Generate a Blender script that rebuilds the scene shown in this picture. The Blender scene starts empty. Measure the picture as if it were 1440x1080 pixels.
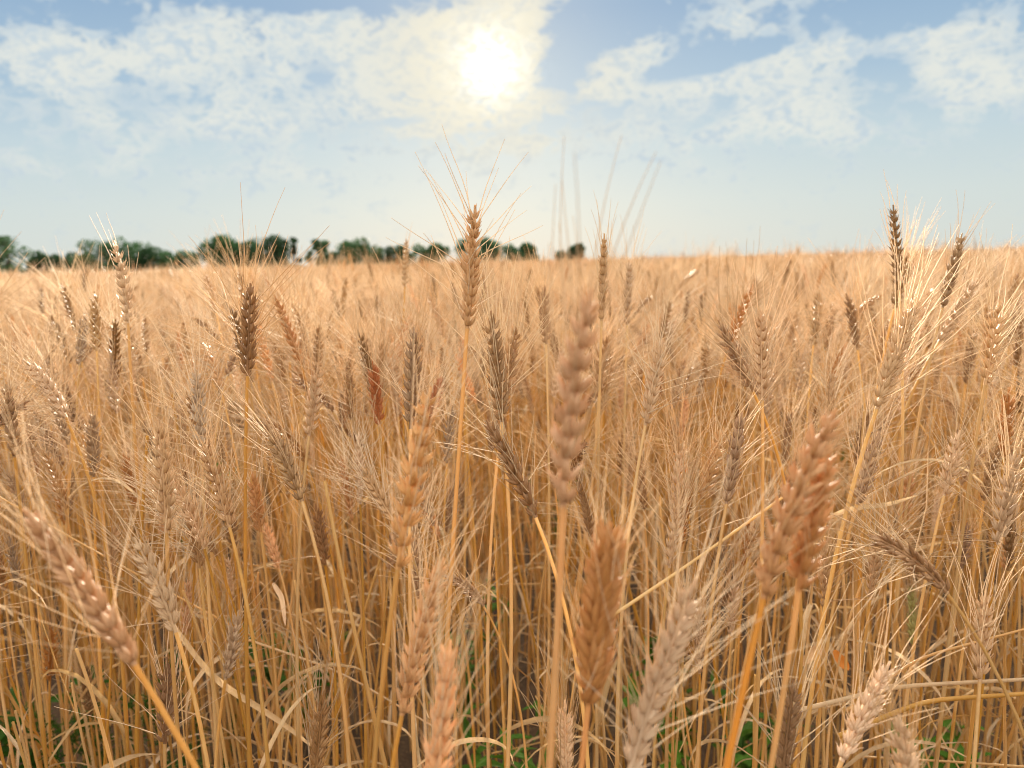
import bpy, math, random
import numpy as np
from mathutils import Vector, Matrix

random.seed(7)
rng = np.random.default_rng(11)
S = bpy.context.scene
COL = S.collection
R = math.radians

# ------------------------------------------------------------------ camera
F_PX = 1088.0                      # focal length of the photo in its 1440 px frame
CAM_H, PITCH, ROLL = 0.92, R(8.9), R(1.4)
FWD = np.array([0.0, math.cos(PITCH), -math.sin(PITCH)])
_r0 = np.array([1.0, 0, 0]); _u0 = np.array([0.0, math.sin(PITCH), math.cos(PITCH)])
RGT = math.cos(ROLL) * _r0 - math.sin(ROLL) * _u0
UPV = math.sin(ROLL) * _r0 + math.cos(ROLL) * _u0
CAM = np.array([0.0, 0.0, CAM_H])

def at(px, py, d):
    """point seen at photo pixel (px, py), d metres ahead of the lens"""
    return CAM + d * (FWD + (px - 720) / F_PX * RGT - (py - 540) / F_PX * UPV)

def project(p):
    v = np.asarray(p) - CAM
    d = v @ FWD
    return 720 + F_PX * (v @ RGT) / d, 540 - F_PX * (v @ UPV) / d, d

cd = bpy.data.cameras.new('camera')
cam = bpy.data.objects.new('camera', cd); COL.objects.link(cam)
m = Matrix((RGT, UPV, -FWD)).transposed().to_4x4(); m.translation = Vector(CAM)
cam.matrix_world = m
cd.sensor_width = 36; cd.lens = F_PX / 1440 * 36
cd.clip_start = 0.02; cd.clip_end = 6000
cd.dof.use_dof = True; cd.dof.focus_distance = 0.62; cd.dof.aperture_fstop = 7.5
S.camera = cam

# ------------------------------------------------------------------ light
SUN_EL, SUN_AZ = R(13.5), R(-1.0)          # azimuth from +Y towards +X
sun_dir = Vector((math.sin(SUN_AZ) * math.cos(SUN_EL), math.cos(SUN_AZ) * math.cos(SUN_EL), math.sin(SUN_EL)))
ld = bpy.data.lights.new('sun', 'SUN'); ld.energy = 5.0; ld.angle = R(1.5); ld.color = (1.0, 0.86, 0.66)
sun = bpy.data.objects.new('sun', ld); COL.objects.link(sun)
sun.rotation_euler = sun_dir.to_track_quat('Z', 'Y').to_euler()
S.view_settings.view_transform = 'Standard'; S.view_settings.look = 'None'
EXPO = 1.5
S.view_settings.exposure = EXPO; S.view_settings.gamma = 1.0
S.cycles.filter_width = 1.0; S.cycles.max_bounces = 10; S.cycles.diffuse_bounces = 6; S.cycles.transmission_bounces = 6
S.cycles.glossy_bounces = 2; S.cycles.caustics_reflective = False; S.cycles.caustics_refractive = False

class NT:
    """tiny helper for node trees"""
    def __init__(s, tree): s.t = tree
    def n(s, typ, **kw):
        x = s.t.nodes.new(typ)
        for k, v in kw.items(): setattr(x, k, v)
        return x
    def put(s, sock, v):
        if hasattr(v, 'is_output'): s.t.links.new(v, sock)
        elif v is not None:
            if sock.type == 'RGBA' and len(v) == 3: v = (*v, 1)
            sock.default_value = v
    def math(s, op, a, b=None, c=None, clamp=False):
        x = s.n('ShaderNodeMath', operation=op, use_clamp=clamp)
        s.put(x.inputs[0], a); s.put(x.inputs[1], b); s.put(x.inputs[2], c)
        return x.outputs[0]
    def mix(s, f, a, b, blend='MIX'):
        x = s.n('ShaderNodeMix', data_type='RGBA', blend_type=blend)
        s.put(x.inputs[0], f); s.put(x.inputs[6], a); s.put(x.inputs[7], b)
        return x.outputs[2]
    def ramp(s, f, stops, interp='LINEAR'):
        x = s.n('ShaderNodeValToRGB'); cr = x.color_ramp; cr.interpolation = interp
        while len(cr.elements) < len(stops): cr.elements.new(0.5)
        for e, (p, c) in zip(cr.elements, stops): e.position = p; e.color = (*c, 1)
        s.put(x.inputs[0], f); return x.outputs[0]
    def smooth(s, v, lo, hi):
        x = s.n('ShaderNodeMapRange', interpolation_type='SMOOTHSTEP')
        s.put(x.inputs[0], v); s.put(x.inputs[1], lo); s.put(x.inputs[2], hi); return x.outputs[0]
    def noise(s, vec, scale, detail=4, rough=0.5, dist=0.0):
        x = s.n('ShaderNodeTexNoise'); s.put(x.inputs['Vector'], vec)
        x.inputs['Scale'].default_value = scale; x.inputs['Detail'].default_value = detail
        x.inputs['Roughness'].default_value = rough; x.inputs['Distortion'].default_value = dist
        return x.outputs['Fac']

def make_world():
    w = bpy.data.worlds.new('World'); S.world = w; w.use_nodes = True
    t = w.node_tree; t.nodes.clear(); N = NT(t)
    out = N.n('ShaderNodeOutputWorld')
    sky = N.n('ShaderNodeTexSky', sky_type='NISHITA', sun_disc=False)
    sky.sun_elevation = SUN_EL; sky.sun_rotation = SUN_AZ; sky.air_density = 1.2; sky.dust_density = 1.5
    tc = N.n('ShaderNodeTexCoord'); D = tc.outputs['Generated']
    sp = N.n('ShaderNodeSeparateXYZ'); N.put(sp.inputs[0], D); x, y, z = sp.outputs
    # azimuth / elevation in degrees
    az = N.math('MULTIPLY', N.math('ARCTAN2', x, y), 57.2958)
    el = N.math('MULTIPLY', N.math('ARCSINE', z), 57.2958)
    # thin veil of high cloud that pales the low sky
    veil = N.ramp(N.math('DIVIDE', el, 40), [(0.0, (0.70, 0.755, 0.715)), (0.10, (0.655, 0.745, 0.745)), (0.20, (0.56, 0.69, 0.755)),
                                             (0.30, (0.40, 0.56, 0.71)), (0.42, (0.29, 0.45, 0.645))])
    nish = N.mix(1.0, sky.outputs[0], (0.06, 0.06, 0.06), 'MULTIPLY')
    base = N.mix(0.93, nish, veil)
    # cloud mottle in perspective (flat sheet overhead), for the added fill light
    inv = N.math('DIVIDE', 1.0, N.math('ADD', N.math('MAXIMUM', z, 0.0), 0.10))
    cv = N.n('ShaderNodeCombineXYZ')
    N.put(cv.inputs[0], N.math('MULTIPLY', x, inv)); N.put(cv.inputs[1], N.math('MULTIPLY', y, inv))
    P = cv.outputs[0]
    n1 = N.noise(P, 2.4, 9, 0.62, 1.1)
    n2 = N.noise(P, 6.5, 8, 0.66, 1.2)
    tex = N.math('ADD', N.math('MULTIPLY', n1, .6), N.math('MULTIPLY', n2, .4))
    # broken cloud laid out by compass bearing and height above the horizon (degrees)
    ae = N.n('ShaderNodeCombineXYZ'); N.put(ae.inputs[0], az); N.put(ae.inputs[1], el); AE = ae.outputs[0]
    sc_ = N.n('ShaderNodeVectorMath', operation='MULTIPLY'); N.put(sc_.inputs[0], AE); sc_.inputs[1].default_value = (.62, 1, 1); Q = sc_.outputs[0]
    m1 = N.noise(Q, .26, 3, .5, .6); m2 = N.noise(Q, .80, 4, .55, .9); m3 = N.noise(Q, 2.4, 5, .62, .5)
    tex2 = N.math('ADD', N.math('MULTIPLY', m1, 1.0), N.math('ADD', N.math('MULTIPLY', m2, 1.15), N.math('MULTIPLY', m3, .55)))
    def bearing(px, py):
        v = FWD + (px - 720) / F_PX * RGT - (py - 540) / F_PX * UPV
        return math.degrees(math.atan2(v[0], v[1])), math.degrees(math.asin(v[2] / np.linalg.norm(v)))
    blobs = [(60, 65, 75, 42, .22), (230, 85, 70, 30, .22), (300, 50, 110, 40, .28), (390, 120, 70, 30, .20), (330, 168, 90, 16, .24), (480, 40, 60, 40, .26),
             (555, 95, 60, 45, .34), (620, 45, 60, 32, .34), (520, 150, 60, 18, .18), (600, 182, 50, 10, .34), (650, 160, 50, 16, .26), (690, 95, 90, 60, .16),
             (155, 38, 46, 22, -.42), (15, 12, 60, 26, -.2), (420, 5, 150, 11, -.46), (455, 108, 26, 26, -.30), (562, 172, 42, 7, -.40), (352, 100, 12, 11, -.25),
             (880, 22, 85, 32, -.52), (792, 92, 34, 42, -.42), (930, 104, 42, 10, -.48), (985, 92, 40, 10, -.42), (1060, 72, 26, 9, -.36), (1090, 58, 26, 9, -.36),
             (1240, 14, 115, 26, -.46), (1232, 92, 44, 22, -.28), (742, 40, 42, 55, .36), (830, 128, 50, 12, .34), (880, 95, 40, 16, .34), (925, 62, 45, 18, .30), (1030, 30, 45, 22, .30),
             (1000, 120, 45, 12, .26), (1060, 96, 45, 12, .30), (1120, 45, 60, 32, .24), (1140, 115, 85, 42, .26), (1285, 58, 70, 13, .30), (1345, 98, 50, 22, .26),
             (1405, 115, 45, 34, .26), (1380, 50, 60, 14, .12), (762, 206, 42, 14, .30), (1010, 185, 90, 20, .12), (1160, 190, 90, 14, .08), (260, 240, 240, 12, .10), (500, 250, 120, 10, .10)]
    s_ = None
    for px, py, sx, sy, amp in blobs:
        ax, ey = bearing(px, py); kx, ky = 1 / (.0527 * sx), 1 / (.0527 * sy)
        g = N.n('ShaderNodeVectorMath', operation='MULTIPLY_ADD'); N.put(g.inputs[0], AE); g.inputs[1].default_value = (kx, ky, 0); g.inputs[2].default_value = (-ax * kx, -ey * ky, 0)
        dt = N.n('ShaderNodeVectorMath', operation='DOT_PRODUCT'); N.put(dt.inputs[0], g.outputs[0]); N.put(dt.inputs[1], g.outputs[0])
        e = N.math('POWER', 0.3679, dt.outputs['Value'])
        s_ = N.math('MULTIPLY', e, amp) if s_ is None else N.math('MULTIPLY_ADD', e, amp, s_)
    low = N.smooth(el, 3.0, 9.0)
    dens = N.math('ADD', N.math('SUBTRACT', tex2, .85), s_)
    dens = N.math('ADD', dens, N.math('MULTIPLY', N.math('SUBTRACT', low, 1.0), .22))
    mask = N.math('MULTIPLY', N.smooth(dens, .36, .68), N.math('ADD', N.math('MULTIPLY', low, .65), .35))
    # angle to the sun
    dp = N.n('ShaderNodeVectorMath', operation='DOT_PRODUCT'); N.put(dp.inputs[0], D); dp.inputs[1].default_value = sun_dir
    ang = N.math('MULTIPLY', N.math('ARCCOSINE', N.math('MINIMUM', dp.outputs['Value'], 0.9999995)), 57.2958)
    def gauss(wd): return N.math('EXPONENT', N.math('MULTIPLY', N.math('POWER', N.math('DIVIDE', ang, wd), 2.0), -1.0))
    halo = gauss(6.5); inner = gauss(3.4); core = N.math('POWER', 0.3679, N.math('DIVIDE', ang, 0.72))
    thick = N.smooth(N.math('ADD', N.math('MULTIPLY', m2, .55), N.math('MULTIPLY', m3, .45)), 0.44, 0.62)
    cloud = N.mix(thick, (0.80, 0.82, 0.76), (0.575, 0.675, 0.74))
    cloud = N.mix(N.math('MULTIPLY', halo, 0.9), cloud, (0.86, 0.80, 0.65))
    edge = N.math('MULTIPLY', N.math('SUBTRACT', 1.0, thick), gauss(5.5))
    cloud = N.mix(N.math('MULTIPLY', edge, 0.75), cloud, (1.04, 0.93, 0.66))
    col = N.mix(N.math('MULTIPLY', mask, 0.94), base, cloud)
    col = N.mix(N.math('MULTIPLY', halo, 0.22), col, (0.90, 0.88, 0.78))
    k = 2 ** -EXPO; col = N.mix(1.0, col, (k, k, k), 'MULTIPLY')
    # unseen bright sky added overhead and behind the viewer, fill light for the field
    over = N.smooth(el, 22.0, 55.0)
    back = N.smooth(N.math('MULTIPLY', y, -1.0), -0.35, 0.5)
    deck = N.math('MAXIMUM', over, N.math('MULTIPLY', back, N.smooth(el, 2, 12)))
    fill_sky_col = N.mix(N.smooth(tex, 0.40, 0.60), (0.60, 0.585, 0.58), (0.98, 0.89, 0.77))
    col = N.mix(N.math('MULTIPLY', deck, 0.9), col, fill_sky_col)
    gl = N.math('ADD', N.math('MULTIPLY', N.math('MULTIPLY', core, N.math('SUBTRACT', 1.55, N.math('MULTIPLY', N.smooth(N.noise(Q, 1.5, 5, .65, 1.2), .40, .60), 1.35))), 2.1), N.math('MULTIPLY', N.math('MULTIPLY', inner, N.smooth(dens, 0.40, 0.85)), 0.07))
    col = N.mix(1.0, col, N.mix(1.0, (1.0 * k * 1.8, 0.95 * k * 1.8, 0.80 * k * 1.8), gl, 'MULTIPLY'), 'ADD')
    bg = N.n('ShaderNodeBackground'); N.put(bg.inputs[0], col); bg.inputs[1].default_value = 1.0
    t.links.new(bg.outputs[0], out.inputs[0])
make_world()

# ------------------------------------------------------------------ materials
def straw_material(name, c1, c2, transl=0.35, rough=0.5, spec=0.35, grain=(60, 60, 6), vary=0.28, tip=None):
    """dry plant matter: fibre streaks, blotches, object to object variation, some light passes through"""
    mt = bpy.data.materials.new(name); mt.use_nodes = True
    t = mt.node_tree; t.nodes.clear(); N = NT(t)
    out = N.n('ShaderNodeOutputMaterial')
    tc = N.n('ShaderNodeTexCoord'); oi = N.n('ShaderNodeObjectInfo')
    mp = N.n('ShaderNodeMapping'); N.put(mp.inputs[0], tc.outputs['Object']); mp.inputs[3].default_value = grain
    off = N.n('ShaderNodeCombineXYZ')
    for i in range(3): N.put(off.inputs[i], N.math('MULTIPLY', oi.outputs['Random'], 37.0 + 11 * i))
    N.put(mp.inputs[1], off.outputs[0])
    nz = N.noise(mp.outputs[0], 12.0, 4, 0.6)
    nb = N.noise(mp.outputs[0], 2.0, 3, 0.6)
    f = N.math('ADD', N.math('MULTIPLY', nz, 0.55), N.math('MULTIPLY', nb, 0.6))
    f = N.math('ADD', f, N.math('MULTIPLY', N.math('SUBTRACT', oi.outputs['Random'], 0.5), 0.6))
    at_ = N.n('ShaderNodeAttribute', attribute_name='tint')
    f = N.math('ADD', f, N.math('MULTIPLY', N.math('SUBTRACT', at_.outputs['Fac'], 0.5), 0.42))
    col = N.mix(N.smooth(f, 0.32, 0.86), c1, c2)
    hs = N.n('ShaderNodeHueSaturation')
    N.put(hs.inputs['Color'], col)
    r2 = N.math('FRACT', N.math('MULTIPLY', oi.outputs['Random'], 7.31))
    r3 = N.math('FRACT', N.math('MULTIPLY', oi.outputs['Random'], 17.77))
    N.put(hs.inputs['Value'], N.math('ADD', 1 - vary / 2, N.math('MULTIPLY', r2, vary)))
    N.put(hs.inputs['Saturation'], N.math('ADD', 0.93, N.math('MULTIPLY', r3, 0.20)))
    col = hs.outputs['Color']
    pb = N.n('ShaderNodeBsdfPrincipled'); N.put(pb.inputs['Base Color'], col)
    pb.inputs['Roughness'].default_value = rough; pb.inputs['Specular IOR Level'].default_value = spec
    mb_ = N.n('ShaderNodeMapping'); N.put(mb_.inputs[0], tc.outputs['Object']); mb_.inputs[3].default_value = tuple(q * 14 for q in grain)
    bp = N.n('ShaderNodeBump'); bp.inputs['Strength'].default_value = 0.9; bp.inputs['Distance'].default_value = 0.0006
    N.put(bp.inputs['Height'], N.noise(mb_.outputs[0], 1.6, 3, 0.65)); N.put(pb.inputs['Normal'], bp.outputs[0])
    tr = N.n('ShaderNodeBsdfTranslucent'); N.put(tr.inputs['Color'], col)
    mx = N.n('ShaderNodeMixShader'); mx.inputs[0].default_value = transl
    t.links.new(pb.outputs[0], mx.inputs[1]); t.links.new(tr.outputs[0], mx.inputs[2])
    t.links.new(mx.outputs[0], out.inputs[0])
    return mt

M = {}
M['stem'] = straw_material('golden straw', (0.66, 0.39, 0.125), (0.80, 0.57, 0.27), 0.32, 0.38, 0.45, (40, 40, 3))
M['stem_amber'] = straw_material('amber straw', (0.66, 0.345, 0.11), (0.78, 0.48, 0.19), 0.32, 0.42, 0.4, (40, 40, 3), vary=.12)
M['leaf'] = straw_material('dry leaf', (0.56, 0.39, 0.20), (0.74, 0.57, 0.36), 0.42, 0.55, 0.25, (40, 40, 5))
M['awn'] = straw_material('awn straw', (0.70, 0.50, 0.30), (0.86, 0.705, 0.50), 0.33, 0.6, 0.15, (10, 10, 3))
M['tan'] = straw_material('tan husk', (0.36, 0.205, 0.095), (0.64, 0.425, 0.235), 0.15, 0.42, 0.45)
M['rose'] = straw_material('rose brown husk', (0.33, 0.180, 0.085), (0.62, 0.395, 0.22), 0.16, 0.42, 0.45)
M['orange'] = straw_material('orange husk', (0.58, 0.30, 0.125), (0.84, 0.52, 0.275), 0.26, 0.42, 0.45, vary=.14)
M['blush'] = straw_material('blush husk', (0.54, 0.31, 0.165), (0.82, 0.56, 0.355), 0.24, 0.42, 0.45, vary=.14)
M['amber'] = straw_material('amber husk', (0.42, 0.215, 0.085), (0.70, 0.415, 0.195), 0.18, 0.42, 0.45, vary=.12)
M['red'] = straw_material('rust red husk', (0.42, 0.165, 0.075), (0.62, 0.32, 0.17), 0.18, 0.45, 0.4)
M['pale'] = straw_material('pale husk', (0.66, 0.45, 0.265), (0.90, 0.70, 0.485), 0.24, 0.45, 0.4, vary=.14)
M['grey'] = straw_material('grey husk', (0.42, 0.285, 0.17), (0.66, 0.49, 0.325), 0.16, 0.45, 0.4)
M['dark'] = straw_material('dark brown husk', (0.27, 0.155, 0.070), (0.52, 0.335, 0.17), 0.13, 0.45, 0.4)
M['green'] = straw_material('yellow green husk', (0.45, 0.42, 0.10), (0.60, 0.55, 0.20), 0.35, 0.45, 0.4)
M['weed'] = straw_material('weed leaf', (0.05, 0.14, 0.018), (0.13, 0.28, 0.05), 0.40, 0.5, 0.3)
M['crown'] = straw_material('tree leaf', (0.028, 0.070, 0.030), (0.060, 0.125, 0.055), 0.28, 0.6, 0.2, (0.6, 0.6, 0.6))
M['bark'] = straw_material('bark', (0.06, 0.045, 0.03), (0.12, 0.09, 0.06), 0.0, 0.9, 0.1, (2, 2, 1))
M['fleck'] = straw_material('orange dry leaf', (0.60, 0.15, 0.02), (0.70, 0.28, 0.06), 0.35, 0.5, 0.3)

# ------------------------------------------------------------------ mesh helpers (all quads, numpy)
class MB:
    def __init__(s): s.v = []; s.f = []; s.m = []; s.t = []; s.n = 0
    def add(s, v, f, mi=0, tint=0.5):
        v = np.asarray(v, float).reshape(-1, 3); f = np.asarray(f, int).reshape(-1, 4)
        s.v.append(v); s.f.append(f + s.n); s.m.append(np.full(len(f), mi)); s.t.append(np.broadcast_to(np.asarray(tint, float), (len(v),))); s.n += len(v)
    def tints(s): return np.concatenate(s.t)
    def arrays(s): return np.concatenate(s.v), np.concatenate(s.f), np.concatenate(s.m)
    def mesh(s, name, mats, smooth=True): return to_mesh(name, *s.arrays(), mats, smooth, tint=s.tints())

def to_mesh(name, v, f, mi, mats, smooth=True, extra=None, tint=None):
    me = bpy.data.meshes.new(name)
    nv = len(v) + (0 if extra is None else len(extra))
    allv = v if extra is None else np.concatenate([v, extra])
    me.vertices.add(nv); me.vertices.foreach_set('co', allv.astype(np.float32).ravel())
    me.loops.add(len(f) * 4); me.polygons.add(len(f))
    me.loops.foreach_set('vertex_index', f.astype(np.int32).ravel())
    me.polygons.foreach_set('loop_start', (np.arange(len(f)) * 4).astype(np.int32))
    me.polygons.foreach_set('loop_total', np.full(len(f), 4, np.int32))
    me.polygons.foreach_set('material_index', mi.astype(np.int32))
    me.polygons.foreach_set('use_smooth', np.full(len(f), smooth))
    for x in mats: me.materials.append(x)
    me.update(calc_edges=True); me.validate()
    if tint is not None:
        if extra is not None: tint = np.concatenate([tint, np.zeros(len(extra))])
        me.attributes.new('tint', 'FLOAT', 'POINT').data.foreach_set('value', tint.astype(np.float32))
    return me

def ring_faces(nr, ns):
    i = np.arange(nr - 1)[:, None] * ns; j = np.arange(ns)[None, :]; k = (j + 1) % ns
    return np.stack([i + j, i + k, i + ns + k, i + ns + j], -1).reshape(-1, 4)

def tube(P, rad, ns=6):
    P = np.asarray(P, float); n = len(P)
    T = np.gradient(P, axis=0); T /= np.linalg.norm(T, axis=1, keepdims=True) + 1e-12
    ref = np.array([1.0, 0.02, 0.0]) if abs(T[0, 0]) < 0.8 else np.array([0, 1.0, 0.02])
    U = np.cross(T, ref); U /= np.linalg.norm(U, axis=1, keepdims=True) + 1e-12
    W = np.cross(T, U)
    a = np.arange(ns) * 2 * math.pi / ns
    rad = np.broadcast_to(np.asarray(rad, float), (n,))
    V = P[:, None] + rad[:, None, None] * (np.cos(a)[None, :, None] * U[:, None] + np.sin(a)[None, :, None] * W[:, None])
    return V.reshape(-1, 3), ring_faces(n, ns)

def bezier(p0, p1, p2, p3, n):
    t = np.linspace(0, 1, n)[:, None]
    return (1 - t) ** 3 * p0 + 3 * (1 - t) ** 2 * t * p1 + 3 * (1 - t) * t * t * p2 + t ** 3 * p3

def unit(v): v = np.asarray(v, float); return v / (np.linalg.norm(v) + 1e-12)

def husk_template(ns, t, r):
    a = np.arange(ns) * 2 * math.pi / ns
    t = np.asarray(t); r = np.asarray(r)
    V = np.stack([r[:, None] * np.cos(a), r[:, None] * np.sin(a), np.repeat(t[:, None], ns, 1)], -1)
    V[..., 1] *= 1 + .25 * np.sin(a)[None]                     # a keel along the back
    V[..., 1] += 0.25 * (t[:, None] * (1 - t[:, None]))       # slight boat curve
    return V.reshape(-1, 3), ring_faces(len(t), ns)
HUSK_HI = husk_template(8, [0, .07, .2, .38, .56, .72, .84, .93, 1.0], [.3, .66, .95, 1.0, .84, .58, .33, .15, .03])
HUSK_MID = husk_template(5, [0, .2, .45, .75, 1.0], [.3, .92, 1.0, .5, .04])

def make_ear(L=0.085, nsp=20, spread=0.55, awn=0.068, hi=True, fat=1.0, bend=0.0, seed=0, awn_per=1.6, open_=1.0, awn_curve=0.14, sweep=None, awn_r=.0004):
    """bearded wheat ear along +Z from the origin: two ranks of spikelets, husks in threes, awns. returns (ear MB, beard MB)"""
    g = np.random.default_rng(seed)
    ear, beard = MB(), MB()
    T = HUSK_HI if hi else HUSK_MID
    # rachis
    zz = np.linspace(-0.002, L, 8)
    ear.add(*tube(np.stack([zz * 0, zz * 0, zz], 1), np.linspace(0.0016, 0.0008, 8), 5))
    awn_list = []
    for i in range(nsp + 1):
        u = i / nsp
        top = i == nsp
        z0 = u * (L - 0.010)
        s = 1 if i % 2 else -1
        size = (0.62 + 0.38 * math.sin(min(1, (u + 0.10) * 2.2) * math.pi / 2)) * (1 - 0.30 * max(0, u - 0.6) / 0.4) * fat
        size *= g.uniform(0.92, 1.08)
        out = np.array([s, 0, 0.0]) if not top else np.array([0.0, 0, 0])
        yaw = g.normal(0, 0.22)
        specs = []   # (fan, tilt, length, width, thick, base offset, awned)
        if hi or True:
            specs.append((g.normal(0, .06), 0.24 * open_ + g.normal(0, .06), 0.0112, 0.0018, 0.0017, 0.0010, g.random() < awn_per - 1))
            for q in (-1, 1):
                specs.append((q * (0.36 + g.normal(0, .05)), 0.40 * open_ + g.normal(0, .09), 0.0120, 0.0017, 0.0015, 0.0013, g.random() < awn_per / 1.6))
            if hi:
                for q in (-1, 1):
                    specs.append((q * (0.56 + g.normal(0, .05)), 0.54 * open_ + g.normal(0, .07), 0.0092, 0.0014, 0.0012, 0.0016, False))
        for fan, tilt, ln, w, th, bo, aw in specs:
            ln *= size * g.uniform(.88, 1.12); w *= size; th *= size
            d = unit(np.array([out[0] * math.sin(tilt) if not top else math.sin(tilt) * 0.4 * np.sign(fan + 1e-3), math.sin(fan) * 0.9, math.cos(tilt)]))
            d = unit(np.array([d[0] * math.cos(yaw) - d[1] * math.sin(yaw), d[0] * math.sin(yaw) + d[1] * math.cos(yaw), d[2]]))
            o = out if not top else np.array([1.0, 0, 0])
            bx = unit(np.cross(o, d)); by = unit(np.cross(d, bx))      # by points outwards
            v, f = T
            base = np.array([out[0] * bo, math.sin(fan) * 0.0028 * size, z0])
            V = base + v[:, :1] * w * bx + v[:, 1:2] * th * by + v[:, 2:] * ln * d
            if not top: V = V + (v[:, 1:2] * 0)
            ear.add(V, f, 0, np.clip(0.38 + g.normal(0, .2) + 0.45 * np.clip(v[:, 2] - .55, 0, 1), 0, 1))   # papery paler tips
            if aw: awn_list.append((base + d * ln * 0.97, d, u, s))
            elif hi or g.random() < .5:                        # short beak on the husk tip
                bk = base + d * ln * .96; e_ = unit(d + g.normal(0, .18, 3))
                ear.add(*tube(np.array([bk, bk + e_ * ln * g.uniform(.2, .55)]), [0.00032, 0.0001], 3), 0, .85)
    for p, d, u, s in awn_list:
        ang_out = spread * (1.1 - 0.7 * u) * g.uniform(0.25, 1.35); ang_out = min(ang_out, 1.12)
        lat = d * np.array([1, 1, 0]); lat = unit(lat + g.normal(0, 0.22, 3) * np.array([1, 1, 0]))
        d0 = unit(np.array([0, 0, 1.0]) * math.cos(ang_out) + lat * math.sin(ang_out))
        if sweep is not None: d0 = unit(d0 + np.asarray(sweep) * (1 - 0.4 * u))
        ln = awn * g.uniform(0.7, 1.15) * (1.0 - 0.25 * abs(u - 0.5))
        n = 7 if hi else 4
        t = np.linspace(0, 1, n)
        c = g.normal(0, awn_curve, 3) * np.array([1, 1, 0.4]) + lat * 0.12
        k = g.normal(0, 0.02, 3)
        P = p + np.outer(t * ln, d0) + np.outer(t ** 2 * ln * 0.5, c) + np.outer(np.sin(t * 6) * ln * 0.3, k)
        beard.add(*tube(P, np.linspace(awn_r, awn_r * .38, n), 3))
    def bendv(mb):
        if abs(bend) < 1e-4: return
        k = bend / L
        for i, v in enumerate(mb.v):
            z = np.clip(v[:, 2], -0.01, L); th = k * z; ex = v[:, 2] - z
            cx = (1 - np.cos(th)) / k; cz = np.sin(th) / k
            mb.v[i] = np.stack([cx + v[:, 0] * np.cos(th) + ex * np.sin(th), v[:, 1], cz - v[:, 0] * np.sin(th) + ex * np.cos(th)], 1)
    bendv(ear); bendv(beard)
    return ear, beard

def stem_mb(root, base, axis, r=0.0017, ns=7, lean=None):
    h = np.linalg.norm(base - root)
    up = unit(np.array([0, 0, 1.0]) * 0.85 + unit(base - root) * 0.4) if lean is None else unit(lean)
    P = bezier(root, root + up * h * 0.40, base - axis * h * 0.28, base + axis * 0.002, 26)
    t = np.linspace(0, 1, 26)
    rad = r * (1.18 - 0.42 * t)
    rad[[7, 14]] *= 1.38                          # the joints of the straw
    rad[8:12] *= 1.16; rad[15:18] *= 1.14             # leaf sheaths above the joints
    tn = np.full(26, .5); tn[:7] = random.uniform(.1, .6); tn[8:12] = random.uniform(.5, 1); tn[12:14] = .4; tn[15:18] = random.uniform(.4, .9); tn[18:] = random.uniform(.25, .6); tn[[7, 14]] = -.5
    mb = MB(); mb.add(*tube(P, rad, ns), 0, np.repeat(tn, ns)); return mb, P

def leaf_mb(p, az, length=0.2, width=0.009, rise=0.9, droop=1.8, twist=1.0, n=14, seed=0, curl=0.35):
    g = np.random.default_rng(seed)
    P = [np.array(p, float)]; el = rise; a = az
    for i in range(n - 1):
        d = np.array([math.cos(a) * math.cos(el), math.sin(a) * math.cos(el), math.sin(el)])
        P.append(P[-1] + d * length / (n - 1))
        el -= droop / (n - 1) * (0.4 + 1.2 * i / n); el = max(el, -1.5); a += g.normal(0, 0.07)
    P = np.array(P); t = np.linspace(0, 1, n)
    Tn = np.gradient(P, axis=0); Tn /= np.linalg.norm(Tn, axis=1, keepdims=True)
    side = np.cross(Tn, [0, 0, 1.0]); side /= np.linalg.norm(side, axis=1, keepdims=True) + 1e-9
    nor = np.cross(side, Tn)
    tw = twist * t ** 1.3 * 3 + g.normal(0, .3)
    S_ = side * np.cos(tw)[:, None] + nor * np.sin(tw)[:, None]
    N_ = np.cross(S_, Tn)
    w = width * np.minimum(1, 0.45 + 2.2 * t) * (1 - t ** 2.2) ** 0.8 + 0.0004
    cols = []
    for q in (-1, -0.5, 0, 0.5, 1):
        cols.append(P + S_ * (w * q * 0.5 * (1 - 0.25 * curl))[:, None] + N_ * (w * curl * abs(q) ** 1.5 * 0.6)[:, None])
    V = np.stack(cols, 1)
    i = np.arange(n - 1)[:, None] * 5; j = np.arange(4)[None, :]
    f = np.stack([i + j, i + j + 1, i + 6 + j, i + 5 + j], -1).reshape(-1, 4)
    mb = MB(); mb.add(V.reshape(-1, 3), f); return mb

def link(name, me, parent=None, mat=None):
    o = bpy.data.objects.new(name, me); COL.objects.link(o)
    if parent is not None: o.parent = parent
    if mat is not None: o.matrix_local = mat
    return o

def empty(name, loc):
    o = bpy.data.objects.new(name, None); o.empty_display_size = 0.02
    COL.objects.link(o); o.location = loc; return o

def tag(o, label, cat=None, group=None, kind=None):
    o['label'] = label
    if cat: o['category'] = cat
    if group: o['group'] = group
    if kind: o['kind'] = kind
    return o

def axis_matrix(base, axis, bend_dir=None, roll=0.0):
    z = unit(axis)
    x = unit(bend_dir - z * (bend_dir @ z)) if bend_dir is not None else unit(np.cross([0, 1.0, 0.1], z))
    y = np.cross(z, x)
    mm = Matrix((x, y, z)).transposed().to_4x4()
    mm = Matrix.Translation(Vector(base)) @ mm @ Matrix.Rotation(roll, 4, 'Z')
    return mm

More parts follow.
